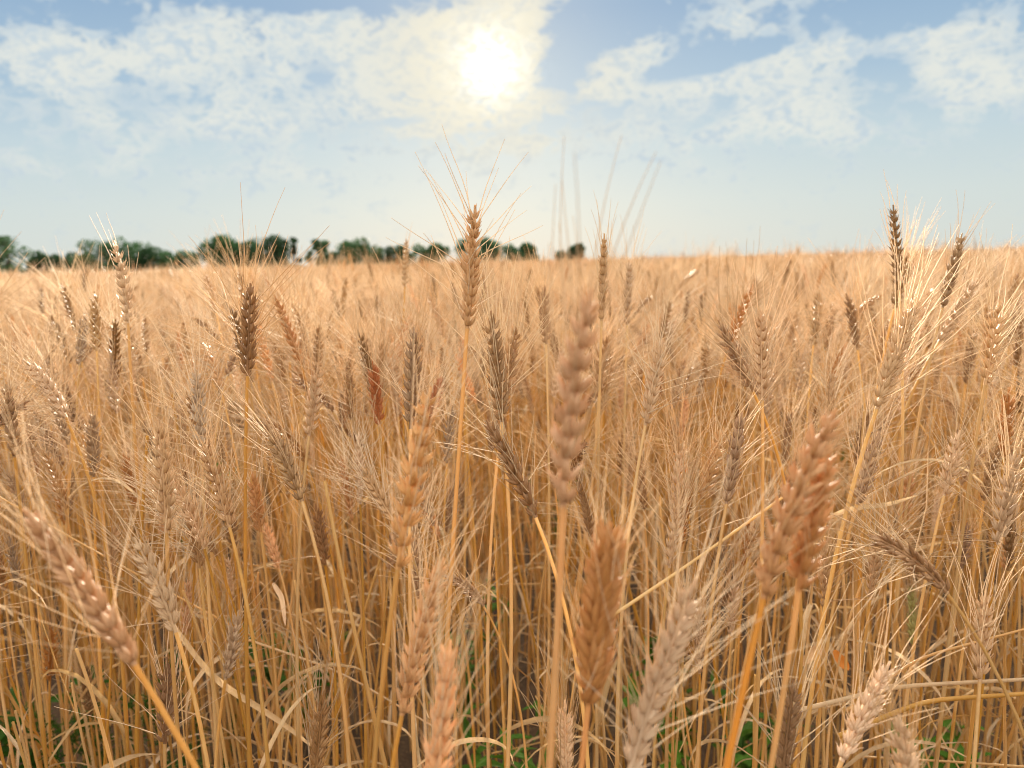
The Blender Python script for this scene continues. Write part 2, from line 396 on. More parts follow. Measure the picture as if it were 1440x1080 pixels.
# ------------------------------------------------------------------ the setting
def ground():
    mt = bpy.data.materials.new('field soil'); mt.use_nodes = True
    t = mt.node_tree; t.nodes.clear(); N = NT(t); out = N.n('ShaderNodeOutputMaterial')
    tc = N.n('ShaderNodeTexCoord')
    n1 = N.noise(tc.outputs['Object'], 9.0, 8, 0.65); n2 = N.noise(tc.outputs['Object'], 120.0, 4, 0.6)
    c = N.mix(N.smooth(n1, .35, .65), (0.05, 0.031, 0.016), (0.11, 0.07, 0.035))
    c = N.mix(N.smooth(n2, .55, .72), c, (0.24, 0.16, 0.08))
    geo = N.n('ShaderNodeNewGeometry'); ln = N.n('ShaderNodeVectorMath', operation='LENGTH'); N.put(ln.inputs[0], geo.outputs['Position'])
    c = N.mix(N.smooth(ln.outputs['Value'], 120, 260), c, (0.50, 0.35, 0.19))          # further fields are stubble
    pb = N.n('ShaderNodeBsdfPrincipled'); N.put(pb.inputs['Base Color'], c); pb.inputs['Roughness'].default_value = 0.95
    bp = N.n('ShaderNodeBump'); bp.inputs['Strength'].default_value = 0.7; bp.inputs['Distance'].default_value = 0.02; N.put(bp.inputs['Height'], n1)
    t.links.new(bp.outputs[0], pb.inputs['Normal']); t.links.new(pb.outputs[0], out.inputs[0])
    s = 2500.0
    mb = MB(); mb.add([(-s, -s, 0), (s, -s, 0), (s, s, 0), (-s, s, 0)], [(0, 1, 2, 3)])
    o = link('ground', mb.mesh('ground', [mt], False)); o['kind'] = 'structure'; o['label'] = 'brown soil of the wheat field'
ground()

# ------------------------------------------------------------------ named wheat stalks, measured in the photo
# base px, tip px of the ear, distance (m, None = from ear length), husk, stem lean (px at y+300), options, label
H = [
 ((657, 458), (668, 288), .55, 'rose', -18, dict(spread=1.15, awn=.066, straight=1, nsp=22, r=.0018, awn_per=1.0, fat=.95), 'tall rose brown wheat ear standing sharp against the sky, left of centre'),
 ((792, 705), (832, 405), .30, 'blush', -16, dict(spread=.42, awn=.075, awn_per=.9, bend=.18, nsp=17, fat=.95, stem='stem_amber'), 'large blurred rose brown wheat ear on a thick amber stem, nearest the centre'),
 ((828, 985), (858, 735), .345, 'orange', -6, dict(spread=.35, awn=.04, awn_per=.6, fat=1.4, nsp=22, stem='stem_amber', roll=1.2), 'plump orange wheat ear with tight husks at the bottom centre'),
 ((1075, 835), (1176, 575), .33, 'orange', -40, dict(spread=.5, awn=.07, awn_per=.7, bend=.3, stem='stem_amber', nsp=17), 'large orange wheat ear bowing right, left one of the blurred pair'),
 ((1124, 825), (1166, 630), .35, 'orange', -46, dict(spread=.4, awn=.06, awn_per=.7, bend=.15, stem='stem_amber', nsp=15), 'shorter orange wheat ear, right one of the blurred pair'),
 ((186, 930), (32, 715), .35, 'blush', 90, dict(spread=.75, awn=.085, awn_per=1.1, bend=-.12, stem='stem_amber', fat=1.05), 'big pinkish tan wheat ear leaning far left with awns sweeping to the left edge'),
 ((886, 1082), (980, 812), .345, 'pale', -20, dict(spread=.75, awn=.085, bend=.1, nsp=22, sweep=(.25, 0, 0)), 'pale cream wheat ear leaning right with long curved awns at the bottom'),
 ((566, 1000), (624, 785), .42, 'amber', 2, dict(spread=.4, awn=.06, bend=.12), 'tan wheat ear leaning right left of the plump orange ear'),
 ((606, 1140), (634, 900), .35, 'orange', -10, dict(spread=.4, awn=.05, nsp=16), 'blurred tan wheat ear cut by the bottom edge left of centre'),
 ((560, 795), (606, 545), .40, 'amber', -14, dict(spread=.5, awn=.065, open_=1.35, nsp=16, bend=.06), 'open husked tan wheat ear below the tall rose brown ear'),
 ((348, 525), (352, 398), .62, 'rose', -6, dict(spread=1.1, awn=.085, awn_per=1.1, nsp=17), 'rose brown wheat ear with wide fanned awns left of centre below the trees'),
 ((706, 590), (690, 437), .60, 'dark', -8, dict(spread=.6, roll=.9), 'dark brown wheat ear just right of the tall ear stem, left of a close pair'),
 ((708, 575), (725, 455), .70, 'tan', -4, dict(spread=.5), 'brown wheat ear, slim right one of the close pair by the tall stem'),
 ((578, 600), (582, 460), .62, 'dark', 4, dict(spread=.9, awn=.075), 'brown wheat ear with long straight awns left of the tall ear stem'),
 ((533, 595), (524, 508), .80, 'red', 8, dict(spread=.6), 'rust red wheat ear with stepped husks left of centre'),
 ((598, 600), (621, 528), .78, 'red', -10, dict(spread=.6), 'small reddish wheat ear leaning right above the open husked ear'),
 ((908, 595), (932, 476), .66, 'pale', -4, dict(spread=.9, awn=.07), 'pale wheat ear with fanned awns right of the large blurred ear'),
 ((1072, 560), (1070, 437), .64, 'rose', 4, dict(spread=.6), 'rose brown upright wheat ear with a whitish tip right of centre'),
 ((1058, 548), (1010, 450), .72, 'tan', 22, dict(spread=.6), 'thin brown wheat ear leaning left against the whitish tipped ear'),
 ((1264, 405), (1256, 288), .78, 'dark', 8, dict(spread=.35, awn=.045, awn_per=.6, fat=.8, roll=1.5, nsp=18), 'slim dark wheat ear rising highest into the sky at the right'),
 ((1258, 432), (1278, 355), .92, 'dark', -6, dict(spread=.4), 'short dark wheat ear tucked beside the highest right hand ear'),
 ((1326, 430), (1353, 328), .80, 'dark', -16, dict(spread=.35, awn=.05, awn_per=.6, roll=1.3, fat=.95), 'dark wheat ear leaning right above the horizon near the right edge'),
 ((1322, 478), (1376, 392), .85, 'tan', -24, dict(spread=.5), 'tan wheat ear leaning right just under the dark leaning ear'),
 ((846, 448), (850, 328), .78, 'dark', 2, dict(spread=.3, awn=.05, awn_per=.6, fat=.8, roll=1.4), 'slim dark wheat ear poking above the horizon behind the large blurred ear'),
 ((882, 455), (885, 366), .98, 'tan', 2, dict(spread=.5, roll=1.4), 'tan wheat ear below the horizon right of the large blurred ear'),
 ((180, 452), (160, 338), .76, 'tan', 8, dict(spread=.35, awn=.05, awn_per=.6, fat=.85, bend=-.25, roll=1.4), 'curled tan wheat ear against the dark trees at the left'),
 ((136, 492), (133, 410), .95, 'dark', 2, dict(spread=.6), 'brown upright wheat ear left of the curled tan ear'),
 ((112, 512), (119, 438), 1.02, 'grey', 0, dict(spread=.5), 'greyish wheat ear left of the curled tan ear, lower of two'),
 ((244, 530), (242, 476), 1.30, 'dark', 0, dict(spread=.5), 'small dark wheat ear in the crop left of the fanned ear'),
 ((164, 580), (155, 500), .95, 'tan', 6, dict(spread=.6), 'tan wheat ear leaning slightly left below the curled tan ear'),
 ((92, 585), (32, 505), .76, 'pale', 14, dict(spread=.5, bend=-.4), 'nodding pale wheat ear on a dark stem at the left'),
 ((132, 668), (131, 578), .84, 'grey', 2, dict(spread=.35, awn=.04, roll=1.5), 'whitish grey upright wheat ear at the left'),
 ((282, 625), (276, 520), .72, 'grey', 4, dict(spread=.7), 'greyish wheat ear with upright awns below the fanned ear'),
 ((234, 745), (222, 590), .56, 'tan', 6, dict(spread=.7, bend=-.1), 'tan wheat ear with rusty husks in the left middle'),
 ((246, 885), (188, 755), .52, 'grey', 10, dict(spread=.8, bend=-.2), 'silvery grey wheat ear leaning left beside the big pinkish ear'),
 ((232, 1042), (234, 924), .62, 'rose', 0, dict(spread=.6, awn=.075), 'pinkish upright wheat ear near the bottom left'),
 ((70, 955), (72, 882), .92, 'orange', 2, dict(spread=.7), 'small orange wheat ear at the left edge below the big pinkish ear'),
 ((126, 1004), (118, 935), .95, 'dark', 6, dict(spread=.7, fat=1.2), 'stubby dark brown wheat ear at the bottom left'),
 ((322, 738), (284, 620), .62, 'tan', 8, dict(spread=.8, bend=-.1), 'tan wheat ear leaning left amid crossing awns below the fanned ear'),
 ((366, 745), (354, 662), .74, 'orange', 6, dict(spread=.7), 'amber wheat ear with dark lower husks left of centre'),
 ((424, 702), (374, 605), .58, 'dark', 10, dict(spread=.7, bend=-.3), 'brown wheat ear arching left with tidy husks left of centre'),
 ((457, 792), (444, 708), .76, 'rose', 0, dict(spread=.7), 'short rose wheat ear beside a straight pink stem'),
 ((392, 798), (372, 735), .90, 'orange', 6, dict(spread=.5), 'small salmon wheat ear left of the short rose ear'),
 ((318, 952), (336, 858), .66, 'grey', -6, dict(spread=.8, awn=.065), 'greyish brown wheat ear leaning right near the bottom left'),
 ((444, 1088), (455, 972), .60, 'tan', -8, dict(spread=.5, awn=.075), 'sharp tan wheat ear with upright awns at the bottom edge'),
 ((752, 724), (684, 590), .56, 'rose', 12, dict(spread=.8, bend=-.15, awn=.06), 'brown wheat ear leaning left beside the large blurred ear'),
 ((552, 730), (508, 655), .72, 'tan', 10, dict(spread=.7), 'thin tan wheat ear leaning left into the open husked ear'),
 ((1100, 1090), (1116, 955), .50, 'tan', -12, dict(spread=.6), 'blurred tan wheat ear at the bottom edge under the amber pair'),
 ((1186, 1066), (1252, 930), .46, 'pale', -14, dict(spread=.6, open_=1.2), 'pale pinkish wheat ear leaning right at the bottom right'),
 ((1280, 1150), (1264, 1005), .40, 'pale', 6, dict(spread=.3, awn=.05), 'blurred pale wheat ear tip at the bottom edge at right'),
 ((1378, 955), (1386, 830), .56, 'pale', -4, dict(spread=.4, awn=.07), 'pale blunt wheat ear upright near the right edge'),
 ((1284, 905), (1282, 822), .90, 'green', -2, dict(spread=.3), 'yellowish green wheat ear low on the right'),
 ((1352, 798), (1360, 735), .92, 'rose', -4, dict(spread=.7), 'small rose wheat ear above the pale blunt ear'),
 ((1404, 762), (1428, 635), .58, 'grey', -10, dict(spread=.8), 'greyish brown bushy wheat ear at the right edge'),
 ((1328, 694), (1350, 605), .70, 'pale', -8, dict(spread=.7), 'tan wheat ear with a white tip amid long awns at the right'),
 ((1386, 538), (1406, 424), .66, 'tan', -12, dict(spread=.7, awn=.07), 'tan wheat ear with bristling awns in the upper right crop'),
 ((1234, 572), (1288, 418), .54, 'tan', -24, dict(spread=.5, nsp=22), 'long tan wheat ear leaning right under the highest right hand ear'),
 ((1206, 706), (1236, 606), .64, 'rose', -8, dict(spread=.5), 'rose brown wheat ear leaning right behind the orange pair'),
 ((1022, 705), (1044, 580), .60, 'rose', -10, dict(spread=.8), 'brown wheat ear with crossing awns left of the orange pair'),
 ((986, 700), (1018, 602), .70, 'tan', -6, dict(spread=.8), 'tan wheat ear leaning right between the pale ear and the orange pair'),
 ((1144, 484), (1152, 408), 1.02, 'dark', 0, dict(spread=.4), 'dark upright wheat ear in the distance right of centre'),
 ((569, 402), (571, 336), 1.15, 'dark', 2, dict(spread=.4, awn=.04, awn_per=.6, fat=.8), 'small dark wheat ear before the trees left of the tall ear'),
 ((796, 1090), (794, 985), .62, 'pale', 2, dict(spread=.4), 'pale wheat ear at the bottom edge left of the plump orange ear'),
 ((905, 715), (898, 636), .88, 'tan', 2, dict(spread=.6), 'thin knotted tan wheat ear right of the large blurred ear'),
 ((992, 530), (992, 468), 1.25, 'dark', 0, dict(spread=.5), 'dark small wheat ear far off between two pale ears'),
 ((768, 482), (765, 400), .95, 'tan', 2, dict(spread=.6), 'brown wheat ear partly hidden left of the large blurred ear'),
 ((435, 610), (448, 510), .72, 'pale', -4, dict(spread=.8), 'pale scruffy wheat ear between the fanned ear and the rust red ear'),
 ((1412, 640), (1420, 545), .76, 'orange', -6, dict(spread=.6), 'reddish tan wheat ear at the right edge above the bushy ear'),
 ((20, 640), (8, 540), .74, 'tan', 4, dict(spread=.8), 'tan wheat ear at the left edge below the nodding pale ear'),
 ((262, 890), (264, 815), .90, 'orange', 2, dict(spread=.5), 'amber wheat ear half hidden behind the silvery grey ear'),
 ((1152, 700), (1160, 600), .78, 'tan', -8, dict(spread=.5), 'tan wheat ear partly hidden behind the bowing orange ear'),
]
GROUP = 'ripe wheat stalks in the foreground'
hero_px = []
def build_stalk(root, base, tip, husk, o, label, seed, hero=True):
    d_cam = project(base)[2]
    axis0 = tip - base; L = np.linalg.norm(axis0); ax = axis0 / L
    bend = o.get('bend', 0.0)
    side = unit(RGT - ax * (RGT @ ax))
    # a bent ear starts off its chord by half its bend
    ax_start = unit(ax - side * math.tan(bend / 2))
    ear, beard = make_ear(L, o.get('nsp', max(12, int(L / 0.0047))), o.get('spread', .6) * 1.2, o.get('awn', .074), hero,
                          o.get('fat', 1.0) * 1.02, 0.0, seed, o.get('awn_per', 1.25), o.get('open_', 1.0), sweep=o.get('sweep'), awn_curve=.06 if o.get('straight') else .14, awn_r=.0004 if d_cam > .42 else .0003)
    roll = o.get('roll', None)
    if roll is None: roll = random.uniform(0, math.pi)
    c, s = math.cos(roll), math.sin(roll)
    rot = np.array([[c, -s, 0], [s, c, 0], [0, 0, 1.0]])
    k = bend / L
    for mb in (ear, beard):
        for i, v in enumerate(mb.v):
            v = v @ rot.T
            if abs(k) > 1e-4:
                z = np.clip(v[:, 2], -.01, L); th = k * z; ex = v[:, 2] - z
                v = np.stack([(1 - np.cos(th)) / k + v[:, 0] * np.cos(th) + ex * np.sin(th), v[:, 1],
                              np.sin(th) / k - v[:, 0] * np.sin(th) + ex * np.cos(th)], 1)
            mb.v[i] = v
    root = np.asarray(root, float)
    t = empty('wheat_stalk', Vector(root))
    tag(t, label, 'wheat stalk', GROUP)
    sm, P = stem_mb(root * 0, base - root, ax_start, o.get('r', 0.0017))
    link('stem', sm.mesh('stem', [M[o.get('stem', 'stem')]]), t)
    e = link('ear', ear.mesh('ear', [M[husk]]), t, axis_matrix(base - root, ax_start, side))
    link('beard', beard.mesh('beard', [M['awn']]), e)
    for q in range(o.get('leaves', 1)):
        j = random.choice([9, 11, 13, 15])
        lf = leaf_mb(P[j], random.uniform(0, 6.28), random.uniform(.10, .2), random.uniform(.004, .008), random.uniform(.4, 1.2), random.uniform(1.8, 3.4), random.uniform(-1, 1), seed=seed * 3 + q)
        link('leaf', lf.mesh('leaf', [M['leaf']]), t)
    return t

for i, (b, tp, d, husk, lean, o, label) in enumerate(H):
    base = at(*b, d); tip = at(*tp, d * random.uniform(.97, 1.03))
    low = at(b[0] + lean, b[1] + 300, d)                     # where the stem passes lower down
    dirn = (low - base); s = base[2] / max(0.05, -dirn[2])
    root = base + dirn * s * np.array([.8, .35, 1]); root[2] = 0
    root[1] += random.uniform(-.01, .05)
    L = np.linalg.norm(tip - base)
    o.setdefault('leaves', 1 if d > .5 else 0)
    build_stalk(root, base, tip, husk, o, label, 100 + i)
    hero_px.append((b, tp, d, label))

# ------------------------------------------------------------------ variants of the common stalk
VAR = []
husks = ['tan', 'tan', 'orange', 'rose', 'tan', 'pale', 'dark', 'grey', 'tan', 'rose', 'orange', 'pale', 'dark', 'tan']
for k in range(14):
    h = 0.74 + 0.05 * rng.normal()
    lean = rng.normal(0, 0.055, 2)
    base = np.array([lean[0], lean[1], h]); droop = abs(rng.normal(0.14, 0.16)) + (0.3 if k in (4, 9) else 0)
    out = unit(np.array([lean[0], lean[1], 0]) + 1e-4)
    ax = unit(np.array([0, 0, 1.0]) * math.cos(droop) + out * math.sin(droop))
    L = rng.uniform(.068, .09)
    bend = rng.uniform(0, .35) + (.4 if k in (4, 9) else 0)
    ear, beard = make_ear(L, int(L / .0047), rng.uniform(.9, 1.6), rng.uniform(.072, .095), False, rng.uniform(.98, 1.16), bend, 500 + k, 1.5, awn_r=.00047)
    bl = unit(np.array([ax[0], ax[1], 0]) + 1e-4); hz = unit(out)
    Mx = axis_matrix(base, ax, hz - 0 * hz)
    sm, P = stem_mb(np.zeros(3), base, ax, rng.uniform(.0016, .0020), 5)
    leaves = [leaf_mb(P[j], rng.uniform(0, 6.28), rng.uniform(.12, .22), rng.uniform(.004, .009), rng.uniform(.4, 1.2), rng.uniform(1.6, 3.4), rng.uniform(-1, 1), n=10, seed=900 + k * 5 + j)
              for j in rng.choice([6, 8, 10, 12, 14, 16], rng.integers(0, 2), replace=False)]
    VAR.append(dict(base=base, ax=ax, L=L, mx=Mx, ear=ear, beard=beard, stem=sm, leaves=leaves, husk=husks[k]))

def var_proto(v):
    t = empty('wheat_stalk', (0, 0, 0))
    link('stem', v['stem'].mesh('stem', [M['stem']]), t)
    e = link('ear', v['ear'].mesh('ear', [M[v['husk']]]), t, v['mx'])
    link('beard', v['beard'].mesh('beard', [M['awn']]), e)
    for lf in v['leaves']: link('leaf', lf.mesh('leaf', [M['leaf']]), t)
    return t

def copy_tree(o, parent=None):
    c = o.copy(); COL.objects.link(c)
    if parent is not None: c.parent = parent; c.matrix_parent_inverse = o.matrix_parent_inverse.copy()
    for ch in list(o.children): copy_tree(ch, c)
    return c

# 300 stalks in all stand as things: the ones above and these, filling the crop out to about 1.4 m
N_FILL = 300 - len(H)
cand, placed = [], []
def ok_spot(x, y, v, rz, sc):
    c, s = math.cos(rz), math.sin(rz)
    rt = np.array([[c, -s, 0], [s, c, 0], [0, 0, 1.0]])
    b = rt @ (v['base'] * sc) + [x, y, 0]; tp = b + rt @ (v['ax'] * v['L'] * sc)
    bx, by, d = project(b); tx, ty, d2 = project(tp)
    if d < 0.5: return None
    if not (-40 < (bx + tx) / 2 < 1480): return None
    if min(by, ty) < 368: return None
    for (hb, ht, hd, _) in hero_px:
        if hd > d - 0.02:
            x0, x1 = min(hb[0], ht[0]) - 16, max(hb[0], ht[0]) + 16; y0, y1 = ht[1] - 12, hb[1] + 12
            if max(min(bx, tx), x0) < min(max(bx, tx), x1) + 12 and max(ty, y0) < min(by, y1): return None
    return bx, by, tx, ty, d
tries = 0
while len(placed) < N_FILL and tries < 60000:
    tries += 1
    d = math.sqrt(random.uniform(.60 ** 2, 1.42 ** 2)); x = random.uniform(-.72, .72) * d * 1.02
    if any((x - p[0]) ** 2 + (d - p[1]) ** 2 < 0.035 ** 2 for p in placed): continue
    k = random.randrange(14); rz = random.uniform(0, 6.28)
    if random.random() < .6:                                   # the crop leans outwards on both sides
        la = math.atan2(VAR[k]['ax'][1], VAR[k]['ax'][0]); rz = (0 if x > 0 else math.pi) - la + random.gauss(0, .6)
    sc = random.uniform(.90, 1.05)
    if d < .85: sc *= random.uniform(.80, .97)
    elif random.random() < .25: sc *= random.uniform(.75, .9)
    q = ok_spot(x, d, VAR[k], rz, sc)
    if q is None: continue
    placed.append((x, d, k, rz, sc, q))
ORD = ['nearest', 'second', 'third', 'fourth', 'fifth', 'sixth', 'seventh', 'eighth', 'ninth', 'tenth', 'eleventh', 'twelfth', 'thirteenth', 'fourteenth', 'fifteenth', 'sixteenth', 'seventeenth', 'eighteenth', 'nineteenth', 'twentieth']
MARKS = [((660, 370), 'the tall rose brown ear'), ((810, 550), 'the large blurred ear'), ((845, 860), 'the plump orange ear'), ((1120, 700), 'the blurred orange pair'),
         ((110, 820), 'the big pinkish ear'), ((930, 940), 'the pale cream ear'), ((350, 460), 'the wide fanned ear'), ((583, 680), 'the open husked ear'),
         ((1260, 345), 'the highest right hand ear'), ((1340, 380), 'the dark leaning ear'), ((1380, 890), 'the pale blunt ear'), ((930, 535), 'the pale fanned ear'),
         ((170, 395), 'the curled tan ear'), ((131, 625), 'the whitish grey ear'), ((1070, 500), 'the whitish tipped ear'), ((398, 650), 'the arching brown ear'),
         ((1283, 865), 'the yellowish green ear'), ((528, 550), 'the rust red ear'), ((217, 820), 'the silvery grey ear'), ((235, 985), 'the pinkish bottom ear')]
TONE = dict(tan='tan', orange='amber', rose='rose brown', pale='pale', dark='dark brown', grey='greyish')
buckets = {}
for i, p in enumerate(placed):
    bx, by, tx, ty, d = p[5]; cx, cy = (bx + tx) / 2, (by + ty) / 2
    j = min(range(len(MARKS)), key=lambda j: (MARKS[j][0][0] - cx) ** 2 + (MARKS[j][0][1] - cy) ** 2)
    dx, dy = cx - MARKS[j][0][0], cy - MARKS[j][0][1]
    rel = ('right of' if dx > 0 else 'left of') if abs(dx) > abs(dy) * .8 else ('below' if dy > 0 else 'above')
    sl = math.degrees(math.atan2(tx - bx, by - ty))
    pose = 'leaning left' if sl < -12 else 'leaning right' if sl > 12 else 'upright'
    buckets.setdefault((TONE[VAR[p[2]]['husk']], pose, rel, MARKS[j][1]), []).append((math.hypot(dx, dy), i))
label_of = {}
for (tone, pose, rel, mark), lst in buckets.items():
    lst.sort()
    for r_, (_, i) in enumerate(lst):
        label_of[i] = (f'{tone} wheat stalk {pose}, {ORD[r_] + " one " if len(lst) > 1 else ""}{rel} {mark}').replace('  ', ' ')
protos = {}
for i, (x, y, k, rz, sc, q) in enumerate(placed):
    if k not in protos: t = protos[k] = var_proto(VAR[k])
    else: t = copy_tree(protos[k])
    t.location = (x, y, 0); t.rotation_euler = (0, 0, rz); t.scale = (sc, sc, sc)
    tag(t, label_of[i], 'wheat stalk', 'ripe wheat stalks in the crop behind')

# ------------------------------------------------------------------ the mass of the field (stuff)
ALLM = ['stem', 'leaf', 'awn', 'tan', 'orange', 'rose', 'pale', 'dark', 'grey']
MI = {n: i for i, n in enumerate(ALLM)}
def join_variant(v):
    mb = MB()
    a, f, _ = v['stem'].arrays(); mb.add(a, f, MI['stem'], v['stem'].tints())
    mx = np.array(v['mx'])
    for part, mi in ((v['ear'], MI[v['husk']]), (v['beard'], MI['awn'])):
        a, f, _ = part.arrays(); mb.add(a @ mx[:3, :3].T + mx[:3, 3], f, mi, part.tints())
    for lf in v['leaves']:
        a, f, _ = lf.arrays(); mb.add(a, f, MI['leaf'])
    return mb

def scatter(name, label, variants, pts, rot, scl, idx, mats):
    """one object: variant geometry plus loose points; geometry nodes puts a variant on each point"""
    V, Fc, Mi, vid, off = [], [], [], [], 0
    for k, mb in enumerate(variants):
        a, f, mi = mb.arrays(); V.append(a); Fc.append(f + off); Mi.append(mi); vid.append(np.full(len(a), k)); off += len(a)
    tint = np.concatenate([mb.tints() for mb in variants])
    V = np.concatenate(V); Fc = np.concatenate(Fc); Mi = np.concatenate(Mi); vid = np.concatenate(vid)
    me = to_mesh(name, V, Fc, Mi, mats, True, np.asarray(pts, float), tint)
    nb, n = len(V), len(pts)
    def attr(nm, typ, vals, key):
        at_ = me.attributes.new(nm, typ, 'POINT'); at_.data.foreach_set(key, vals.ravel())
    attr('vid', 'INT', np.concatenate([vid, np.full(n, -1)]).astype(np.int32), 'value')
    attr('idx', 'INT', np.concatenate([np.zeros(nb), idx]).astype(np.int32), 'value')
    attr('irot', 'FLOAT_VECTOR', np.concatenate([np.zeros((nb, 3)), rot]).astype(np.float32), 'vector')
    attr('iscl', 'FLOAT_VECTOR', np.concatenate([np.ones((nb, 3)), scl]).astype(np.float32), 'vector')
    o = link(name, me)
    ng = bpy.data.node_groups.new(name, 'GeometryNodeTree')
    ng.interface.new_socket('Geometry', in_out='INPUT', socket_type='NodeSocketGeometry')
    ng.interface.new_socket('Geometry', in_out='OUTPUT', socket_type='NodeSocketGeometry')
    nd, lk = ng.nodes, ng.links
    gi = nd.new('NodeGroupInput'); go = nd.new('NodeGroupOutput')
    def named(nm, typ):
        x = nd.new('GeometryNodeInputNamedAttribute'); x.data_type = typ; x.inputs[0].default_value = nm
        return next(s for s in x.outputs if s.enabled and s.name == 'Attribute')
    va = named('vid', 'INT')
    def sep(k):
        cmp_ = nd.new('FunctionNodeCompare'); cmp_.data_type = 'INT'; cmp_.operation = 'EQUAL'
        ia = [s for s in cmp_.inputs if s.enabled]
        lk.new(va, ia[0]); ia[1].default_value = k
        sg = nd.new('GeometryNodeSeparateGeometry'); sg.domain = 'POINT'
        lk.new(gi.outputs[0], sg.inputs[0]); lk.new(cmp_.outputs[0], sg.inputs[1]); return sg.outputs[0]
    g2i = nd.new('GeometryNodeGeometryToInstance')
    for k in reversed(range(len(variants))): lk.new(sep(k), g2i.inputs[0])   # the socket lists its last link first
    mp = nd.new('GeometryNodeMeshToPoints'); lk.new(sep(-1), mp.inputs[0])
    ip = nd.new('GeometryNodeInstanceOnPoints')
    lk.new(mp.outputs[0], ip.inputs['Points']); lk.new(g2i.outputs[0], ip.inputs['Instance'])
    ip.inputs['Pick Instance'].default_value = True
    lk.new(named('idx', 'INT'), ip.inputs['Instance Index'])
    lk.new(named('irot', 'FLOAT_VECTOR'), ip.inputs['Rotation']); lk.new(named('iscl', 'FLOAT_VECTOR'), ip.inputs['Scale'])
    lk.new(ip.outputs[0], go.inputs[0])
    md = o.modifiers.new('scatter', 'NODES'); md.node_group = ng
    o['label'] = label; o['kind'] = 'stuff'
    return o

def low_patch(seed, n=85, size=0.75):
    g = np.random.default_rng(seed); mb = MB()
    hk = ['tan', 'tan', 'orange', 'rose', 'pale', 'dark', 'tan', 'grey']
    for i in range(n):
        x, y = g.uniform(-size / 2, size / 2, 2); h = g.normal(.75, .068)
        ln = g.normal(0, .06, 2); tp = np.array([x + ln[0], y + ln[1], h])
        P = np.array([[x, y, 0.15], [x + ln[0] * .35, y + ln[1] * .35, h * .55], tp])
        mb.add(*tube(P, [.002, .002, .0017], 3), MI['stem'])
        dr = abs(g.normal(.15, .25)); a = g.uniform(0, 6.28)
        ax = unit(np.array([math.cos(a) * math.sin(dr), math.sin(a) * math.sin(dr), math.cos(dr)]))
        L = g.uniform(.065, .09); t = np.array([0, .12, .25, .4, .55, .7, .85, 1]); r = np.array([.3, .95, .8, 1.05, .8, .95, .6, .15]) * .0068
        mb.add(*tube(tp + np.outer(t * L, ax), r, 5), MI[hk[g.integers(len(hk))]])
        for q in range(9):
            dd = unit(ax + g.normal(0, .33, 3)); s0 = tp + ax * L * g.uniform(.3, 1)
            mb.add(*tube(np.array([s0, s0 + dd * g.uniform(.045, .07)]), [.0006, .0003], 3), MI['awn'])
        if g.random() < .6:
            lf = leaf_mb(P[0] * .4 + P[1] * .6, g.uniform(0, 6.28), g.uniform(.12, .2), .008, .9, 2.6, .6, n=5, seed=int(seed * 100 + i))
            b_, f_, _ = lf.arrays(); mb.add(b_, f_, MI['leaf'])
    return mb

def field():
    variants = [join_variant(v) for v in VAR] + [low_patch(s) for s in (1, 2, 3, 4)]
    pts, rot, scl, idx = [], [], [], []
    def put(x, y, k, sc, rz, tilt=(0, 0)):
        pts.append((x, y, 0)); rot.append((tilt[0], tilt[1], rz)); scl.append(sc); idx.append(k)
    # single stalks out to 6.5 m ahead and at both sides of the viewer
    area = 14.0 * 7.5; n = int(area * 215)
    X = rng.uniform(-7, 7, n); Y = rng.uniform(-1.0, 6.5, n)
    for x, y in zip(X, Y):
        if abs(x) > .72 * max(y, 0) + 1.0: continue
        inview = y > .05 and abs(x) < .72 * y + .06
        if inview and y < 1.40: continue
        if math.hypot(x, y) < .5 or (y < 0.1 and abs(x) < .45): continue
        s = rng.normal(.935, .045)
        if rng.random() < .15: s *= .85
        s = min(s, 1.0)
        if y > 1.9 and rng.random() < .07: s = rng.uniform(1.0, 1.07)
        put(x, y, rng.integers(14), (s, s, s), rng.uniform(0, 6.28), rng.normal(0, .05, 2))
    def patches(y0, y1, step, k, kz):
        yy = y0
        while yy < y1:
            w = .72 * yy + step + .5
            for xx in np.arange(-w, w, step):
                s = k * rng.uniform(.95, 1.1)
                put(xx + rng.uniform(-.2, .2) * step, yy + rng.uniform(-.2, .2) * step, 14 + rng.integers(4),
                    (s, s, kz * rng.normal(.955, .035)), rng.uniform(0, 6.28))
            yy += step
    patches(6.7, 30, .62, 1.0, 1.0)
    patches(30, 80, 1.5, 2.4, 1.0)
    patches(80, 240, 4.5, 7.0, 1.0)
    scatter('wheat_crop', 'ripe golden wheat crop stretching back to the horizon', variants, np.array(pts), np.array(rot), np.array(scl), np.array(idx), [M[a] for a in ALLM])
    print('field instances', len(pts))
    # beyond: the closed surface of the standing crop, uneven
    ys = np.concatenate([np.linspace(22, 60, 60), np.linspace(62, 420, 120)]); nx = 160
    V = []
    for y in ys:
        xs = np.linspace(-.8 * y - 5, .8 * y + 5, nx)
        V.append(np.stack([xs, np.full(nx, y), .70 + rng.normal(0, .025, nx)], 1))
    V = np.concatenate(V); ny = len(ys)
    i = np.arange(ny - 1)[:, None] * nx; j = np.arange(nx - 1)[None]
    f = np.stack([i + j, i + j + 1, i + nx + j + 1, i + nx + j], -1).reshape(-1, 4)
    mb = MB(); mb.add(V, f)
    o = link('crop_canopy', mb.mesh('crop_canopy', [M['tan']])); o['kind'] = 'stuff'; o['label'] = 'closed canopy of far wheat before the trees'
field()

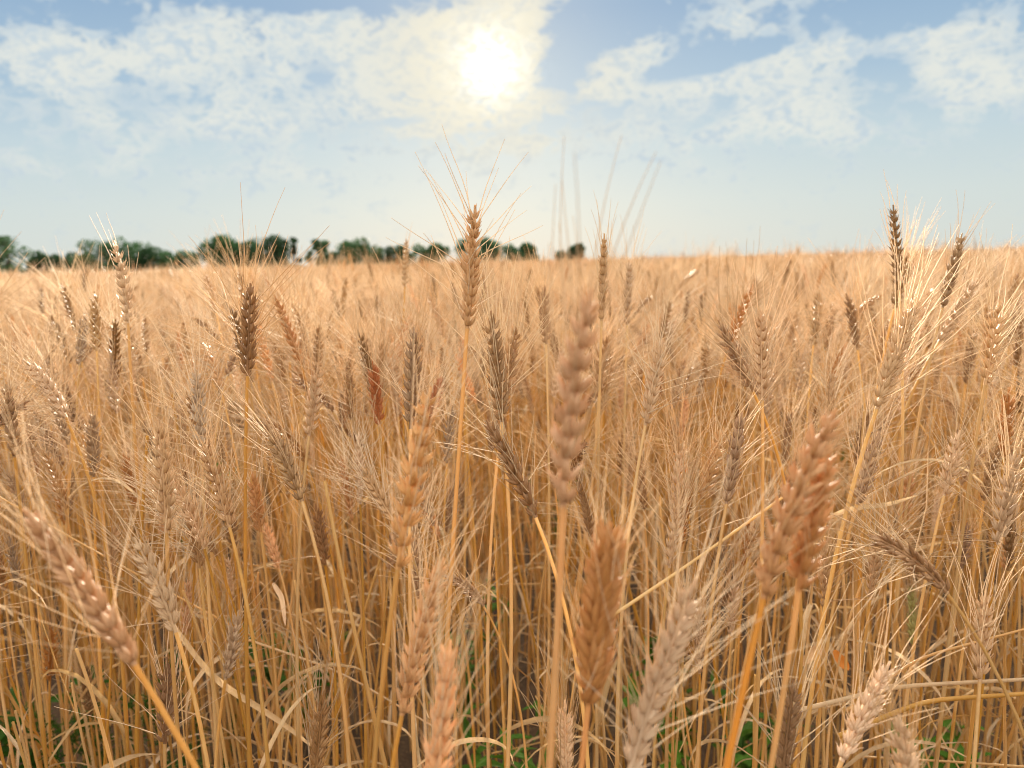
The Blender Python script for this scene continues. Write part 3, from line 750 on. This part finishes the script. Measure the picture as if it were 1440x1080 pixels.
def undergrowth():
    """bare tillers, dry leaves and litter low among the stalks"""
    vs = []
    for k in range(5):
        mb = MB(); h = rng.uniform(.56, .76)
        sm, P = stem_mb(np.zeros(3), np.array([rng.normal(0, .05), rng.normal(0, .05), h]), unit([rng.normal(0, .12), rng.normal(0, .12), 1]), .0019, 5)
        a, f, _ = sm.arrays(); mb.add(a, f, 0, sm.tints())
        for j in ((9,), (13, 22), (6,), (17,), ())[k]:
            a, f, _ = leaf_mb(P[j], rng.uniform(0, 6.28), rng.uniform(.11, .2), rng.uniform(.004, .008), rng.uniform(.5, 1.3), rng.uniform(1.5, 3.0), rng.uniform(-1.2, 1.2), n=10, seed=2000 + k * 30 + j).arrays()
            mb.add(a, f, 1)
        vs.append(mb)
    for k in range(3):                                         # a straight bare straw lying or propped
        mb = MB(); P = np.stack([np.linspace(0, .38, 8), np.sin(np.linspace(0, 3, 8)) * .01 * (k + 1), np.zeros(8)], 1)
        mb.add(*tube(P, (.0012, .0007, .0005)[k], 5), 0); vs.append(mb)
    pts, rot, scl, idx = [], [], [], []
    n = 0
    while n < 1600:
        y = math.sqrt(random.uniform(.62 ** 2, 2.8 ** 2)); x = random.uniform(-.8, .8) * y
        s = random.uniform(.75, 1.1)
        if n % 5 > 2:
            pts.append((x, y, random.uniform(.05, .48))); rot.append((0, random.uniform(-1.0, .7), random.uniform(0, 6.28))); idx.append(random.randrange(5, 8))
        else:
            pts.append((x, y, 0)); rot.append((random.gauss(0, .08), random.gauss(0, .08), random.uniform(0, 6.28))); idx.append(random.randrange(5))
        scl.append((s, s, s)); n += 1
    scatter('straw_undergrowth', 'dry leaves and bare straws tangled low between the stalks', vs, np.array(pts), np.array(rot), np.array(scl), np.array(idx), [M['stem'], M['leaf']])
undergrowth()

# ------------------------------------------------------------------ green weeds on the soil
def weed(x, y, h, kind, label, seed):
    g = np.random.default_rng(seed); t = empty('weed', (x, y, 0)); tag(t, label, 'weed', 'green weeds under the wheat')
    st, fo = MB(), MB()
    for b in range(5 if kind == 'feathery' else 4):
        a = g.uniform(0, 6.28); ln = h * g.uniform(.75, 1.05); o = np.array([math.cos(a), math.sin(a), 0])
        P = bezier(np.zeros(3), np.array([0, 0, ln * .4]), o * ln * .2 + [0, 0, ln * .8], o * ln * .4 + np.array([0, 0, ln]), 10)
        st.add(*tube(P, np.linspace(.0018, .0008, 10), 5))
        if kind == 'feathery':
            for j in range(3, 10):
                for q in range(9):
                    d = unit(g.normal(0, 1, 3) + [0, 0, .5]); p = P[j]; e = p + d * g.uniform(.012, .03)
                    m_ = (p + e) / 2 + g.normal(0, .003, 3)
                    fo.add(*tube(np.array([p, m_, e]), [.0009, .0010, .0004], 3))
                    for r_ in range(3):
                        s0 = p + (e - p) * g.uniform(.3, .9); fo.add(*tube(np.array([s0, s0 + unit(d + g.normal(0, .7, 3)) * .010]), [.0008, .0003], 3))
        else:
            for j in range(2, 10):
                for q in range(2):
                    l_ = leaf_mb(P[j], g.uniform(0, 6.28), g.uniform(.035, .065), g.uniform(.012, .022), g.uniform(.2, .9), 1.2, .15, n=8, seed=int(seed * 70 + j * 3 + q + b * 31))
                    v, f, _ = l_.arrays(); fo.add(v, f)
    link('stem', st.mesh('stem', [M['weed']]), t); link('foliage', fo.mesh('foliage', [M['weed']]), t)
WEEDS = [(215, 1050, .95, 'feathery', 'feathery bright green weed at the bottom left beside the leaning stem'),
         (150, 985, 1.25, 'feathery', 'dim feathery weed behind the stubby dark brown ear'),
         (285, 1010, 1.15, 'feathery', 'feathery weed right of the pinkish bottom ear'),
         (60, 1000, 1.3, 'leafy', 'dark green weed low at the left edge'),
         (430, 930, 1.45, 'leafy', 'broad leaved green weed in the gap left of centre'),
         (385, 900, 1.6, 'leafy', 'shaded green weed deep between the left stems'),
         (700, 1030, 1.15, 'leafy', 'broad green weed left of the thick amber stem'),
         (650, 900, 1.5, 'leafy', 'small green weed behind the tan stems at centre'),
         (985, 1040, 1.1, 'leafy', 'bright green weed right of the pale cream ear'),
         (960, 960, 1.35, 'leafy', 'upper green weed behind the pale cream ear'),
         (1045, 1010, 1.25, 'leafy', 'green weed between the two amber stems'),
         (770, 690, 2.3, 'leafy', 'green weed glimpsed far back left of the large ear'),
         (1310, 1040, 1.2, 'leafy', 'small green weed at the bottom right'),
         (1230, 610, 2.6, 'leafy', 'distant green weed in the right hand crop'),
         (270, 680, 2.2, 'leafy', 'distant green weed between the left stems')]
for i, (px, py, d, kind, label) in enumerate(WEEDS):
    p = at(px, py, d); weed(p[0], p[1], max(.14, p[2] + .04), kind, label, 40 + i)

# ------------------------------------------------------------------ single dry leaves and straws lying across
def strip(name, pix, d, width, mat, label, cat, flat=True, twist=0.4):
    P = np.array([at(px, py, dd) for (px, py), dd in zip(pix, d)])
    t = np.linspace(0, 1, len(P)); tt = np.linspace(0, 1, 22)
    P = np.stack([np.interp(tt, t, P[:, i]) for i in range(3)], 1)
    for _ in range(6): P[1:-1] = (P[:-2] + 2 * P[1:-1] + P[2:]) / 4
    mb = MB(); o0 = P[0].copy(); P = P - o0
    if not flat: mb.add(*tube(P, width / 2 * np.linspace(1, .7, 22), 6))
    else:
        T = np.gradient(P, axis=0); T /= np.linalg.norm(T, axis=1, keepdims=True)
        sd = np.cross(T, [0, -.8, .6]); sd /= np.linalg.norm(sd, axis=1, keepdims=True); nr = np.cross(T, sd)
        a = twist * np.sin(tt * 4); w = width * np.sin(np.clip(tt * 1.02 + .08, 0, 1) * math.pi) ** .6
        sd = sd * np.cos(a)[:, None] + nr * np.sin(a)[:, None]; nr = np.cross(sd, T)
        cols = [P + sd * (w * q * .5)[:, None] + nr * (w * .22 * q * q)[:, None] for q in (-1, -.5, 0, .5, 1)]
        V = np.stack(cols, 1); i = np.arange(21)[:, None] * 5; j = np.arange(4)[None]
        mb.add(V.reshape(-1, 3), np.stack([i + j, i + j + 1, i + 6 + j, i + 5 + j], -1).reshape(-1, 4))
    o = link(name, mb.mesh(name, [M[mat]])); o.location = Vector(o0); tag(o, label, cat)
strip('dry_leaf', [(230, 860), (300, 955), (390, 1010), (470, 1075)], [.75] * 4, .0065, 'leaf', 'long pale dry leaf sloping down across the bottom left stems', 'dry leaf')
strip('dry_leaf', [(1150, 735), (1195, 714), (1250, 710), (1310, 690)], [.66] * 4, .0042, 'leaf', 'flat cream dry leaf lying level at the right behind the orange pair', 'dry leaf')
strip('dry_leaf', [(1172, 915), (1185, 932), (1196, 945)], [.8] * 3, .010, 'fleck', 'curled bright orange leaf scrap low at the right', 'dry leaf')
strip('dry_leaf', [(384, 820), (398, 840), (402, 890)], [.8] * 3, .006, 'pale', 'white hooked dry leaf tip between the left stems', 'dry leaf')
strip('dry_leaf', [(1125, 935), (1150, 910), (1165, 925)], [.85] * 3, .012, 'pale', 'crumpled whitish leaf beside the orange scrap', 'dry leaf')
strip('dry_leaf', [(945, 640), (962, 652), (968, 670)], [.9] * 3, .008, 'fleck', 'orange leaf scrap between the large ear and the crossing straws', 'dry leaf')
strip('fallen_straw', [(840, 880), (960, 800), (1100, 700)], [.60, .62, .66], .0034, 'stem', 'straw slanting up right from the plump orange ear to the pair', 'straw', False)
strip('fallen_straw', [(1120, 1000), (1260, 965), (1450, 955)], [.62, .6, .58], .0042, 'leaf', 'upper straw lying level at the bottom right', 'straw', False)
strip('fallen_straw', [(1180, 1035), (1300, 985), (1450, 975)], [.6, .58, .56], .0045, 'stem', 'lower straw bending level at the bottom right', 'straw', False)
strip('fallen_straw', [(1190, 1000), (1290, 925), (1440, 885)], [.7, .68, .66], .0032, 'stem', 'thin straw rising right beneath the pale blunt ear', 'straw', False)
strip('fallen_straw', [(890, 1010), (1020, 880), (1210, 700), (1330, 640)], [.75, .75, .76, .8], .0028, 'leaf', 'long straw crossing behind the orange pair', 'straw', False)
strip('fallen_straw', [(350, 900), (480, 945), (640, 1040)], [.8] * 3, .0028, 'leaf', 'dull straw sloping down behind the bottom centre ears', 'straw', False)

# ------------------------------------------------------------------ trees on the horizon
def tree(px, top, width, d, kind, label, seed):
    g = np.random.default_rng(seed)
    width *= 1.22; top -= 3 if kind == 'low' else 6
    base = at(px, 372, d); x, y = base[0], base[1]
    ztop = at(px, top, d)[2]; w = width / F_PX * d; h = max(ztop, 2.5)
    t = empty('tree', (x, y, 0)); tag(t, label, 'tree', 'trees along the horizon')
    tr = MB(); th = h * .62
    tr.add(*tube(bezier(np.zeros(3), np.array([.1, 0, th * .4]), np.array([-.1, .1, th * .7]), np.array([.1, 0, th]), 9), np.linspace(.028 * h, .010 * h, 9), 8))
    clumps = []
    nc = {'dense': 26, 'sparse': 16, 'low': 22}[kind]
    for c in range(nc):
        a = g.uniform(0, 6.28); rr = math.sqrt(g.uniform(0, 1)) * .40
        lo = .06 if kind == 'low' else .10
        zc = h * g.uniform(lo, .84); sq = math.sqrt(max(.1, 1 - ((zc / h - .45) / .55) ** 2))
        p = np.array([math.cos(a) * rr * w * sq, math.sin(a) * rr * w * sq * .8, zc])
        clumps.append((p, g.uniform(.15, .24) * min(w, h * 1.3) * (.62 if kind == 'sparse' else 1)))
        s0 = np.array([0, 0, h * g.uniform(.25, .55)]); tr.add(*tube(bezier(s0, s0 + (p - s0) * .3 + [0, 0, .3], s0 + (p - s0) * .7 + [0, 0, .2], p, 5), np.linspace(.009 * h, .003 * h, 5), 5))
    cr = MB(); n = 4200 if kind != 'sparse' else 1500
    per = n // nc
    for p, r in clumps:
        u = g.normal(0, 1, (per, 3)); u /= np.linalg.norm(u, axis=1, keepdims=True)
        q = p + u * (r * g.uniform(.45, 1.08, per) ** .7)[:, None] * [1, 1, .8]
        q[:, 2] = np.clip(q[:, 2], .4, None)
        s = g.uniform(.16, .36, per)[:, None]
        a = g.normal(0, 1, (per, 3)); a /= np.linalg.norm(a, axis=1, keepdims=True); b = np.cross(a, g.normal(0, 1, (per, 3))); b /= np.linalg.norm(b, axis=1, keepdims=True)
        V = np.stack([q - a * s - b * s * .6, q + a * s - b * s * .6, q + a * s * .7 + b * s * .6, q - a * s * .7 + b * s * .6], 1)
        cr.add(V.reshape(-1, 3), np.arange(per * 4).reshape(-1, 4))
    link('trunk', tr.mesh('trunk', [M['bark']]), t); link('crown', cr.mesh('crown', [M['crown']], False), t)
TREES = [(12, 331, 68, 190, 'sparse', 'gappy dark tree at the far left edge of the horizon'),
         (-20, 338, 60, 195, 'dense', 'dense tree cut by the left edge of the horizon'),
         (60, 358, 46, 185, 'low', 'low rounded tree beside the gappy left edge tree'),
         (104, 357, 48, 190, 'low', 'low bushy tree left of the broad domed tree'),
         (165, 335, 92, 190, 'dense', 'broad domed tree, tallest of the left clump behind the curled ear'),
         (218, 347, 62, 192, 'low', 'sloping tree right of the broad domed tree'),
         (254, 356, 50, 188, 'low', 'low tree ending the left clump'),
         (312, 334, 52, 190, 'dense', 'round tall tree standing after the gap, above the fanned ear'),
         (350, 345, 46, 194, 'dense', 'dark tree right of the round tall tree'),
         (384, 339, 54, 190, 'dense', 'bushy tree third in the middle clump'),
         (413, 332, 26, 190, 'sparse', 'thin airy tree at the end of the middle clump'),
         (449, 336, 34, 188, 'sparse', 'small thin branched tree standing apart in the gap'),
         (462, 358, 34, 192, 'low', 'low shrubby tree under the thin branched tree'),
         (502, 338, 56, 190, 'dense', 'blocky dark tree left of the small dark ear'),
         (550, 346, 56, 192, 'low', 'low dark tree behind the small dark ear'),
         (604, 347, 52, 194, 'low', 'low tree just left of the tall rose brown ear'),
         (678, 340, 66, 192, 'dense', 'rounded tree right behind the tall rose brown ear'),
         (734, 346, 48, 190, 'low', 'low tree right of the tall rose brown ear'),
         (803, 345, 36, 190, 'low', 'lone small rounded tree at the end of the row, left of the blurred awns')]
for i, (px, top, w, d, kind, label) in enumerate(TREES): tree(px, top, w, d, kind, label, 300 + i)
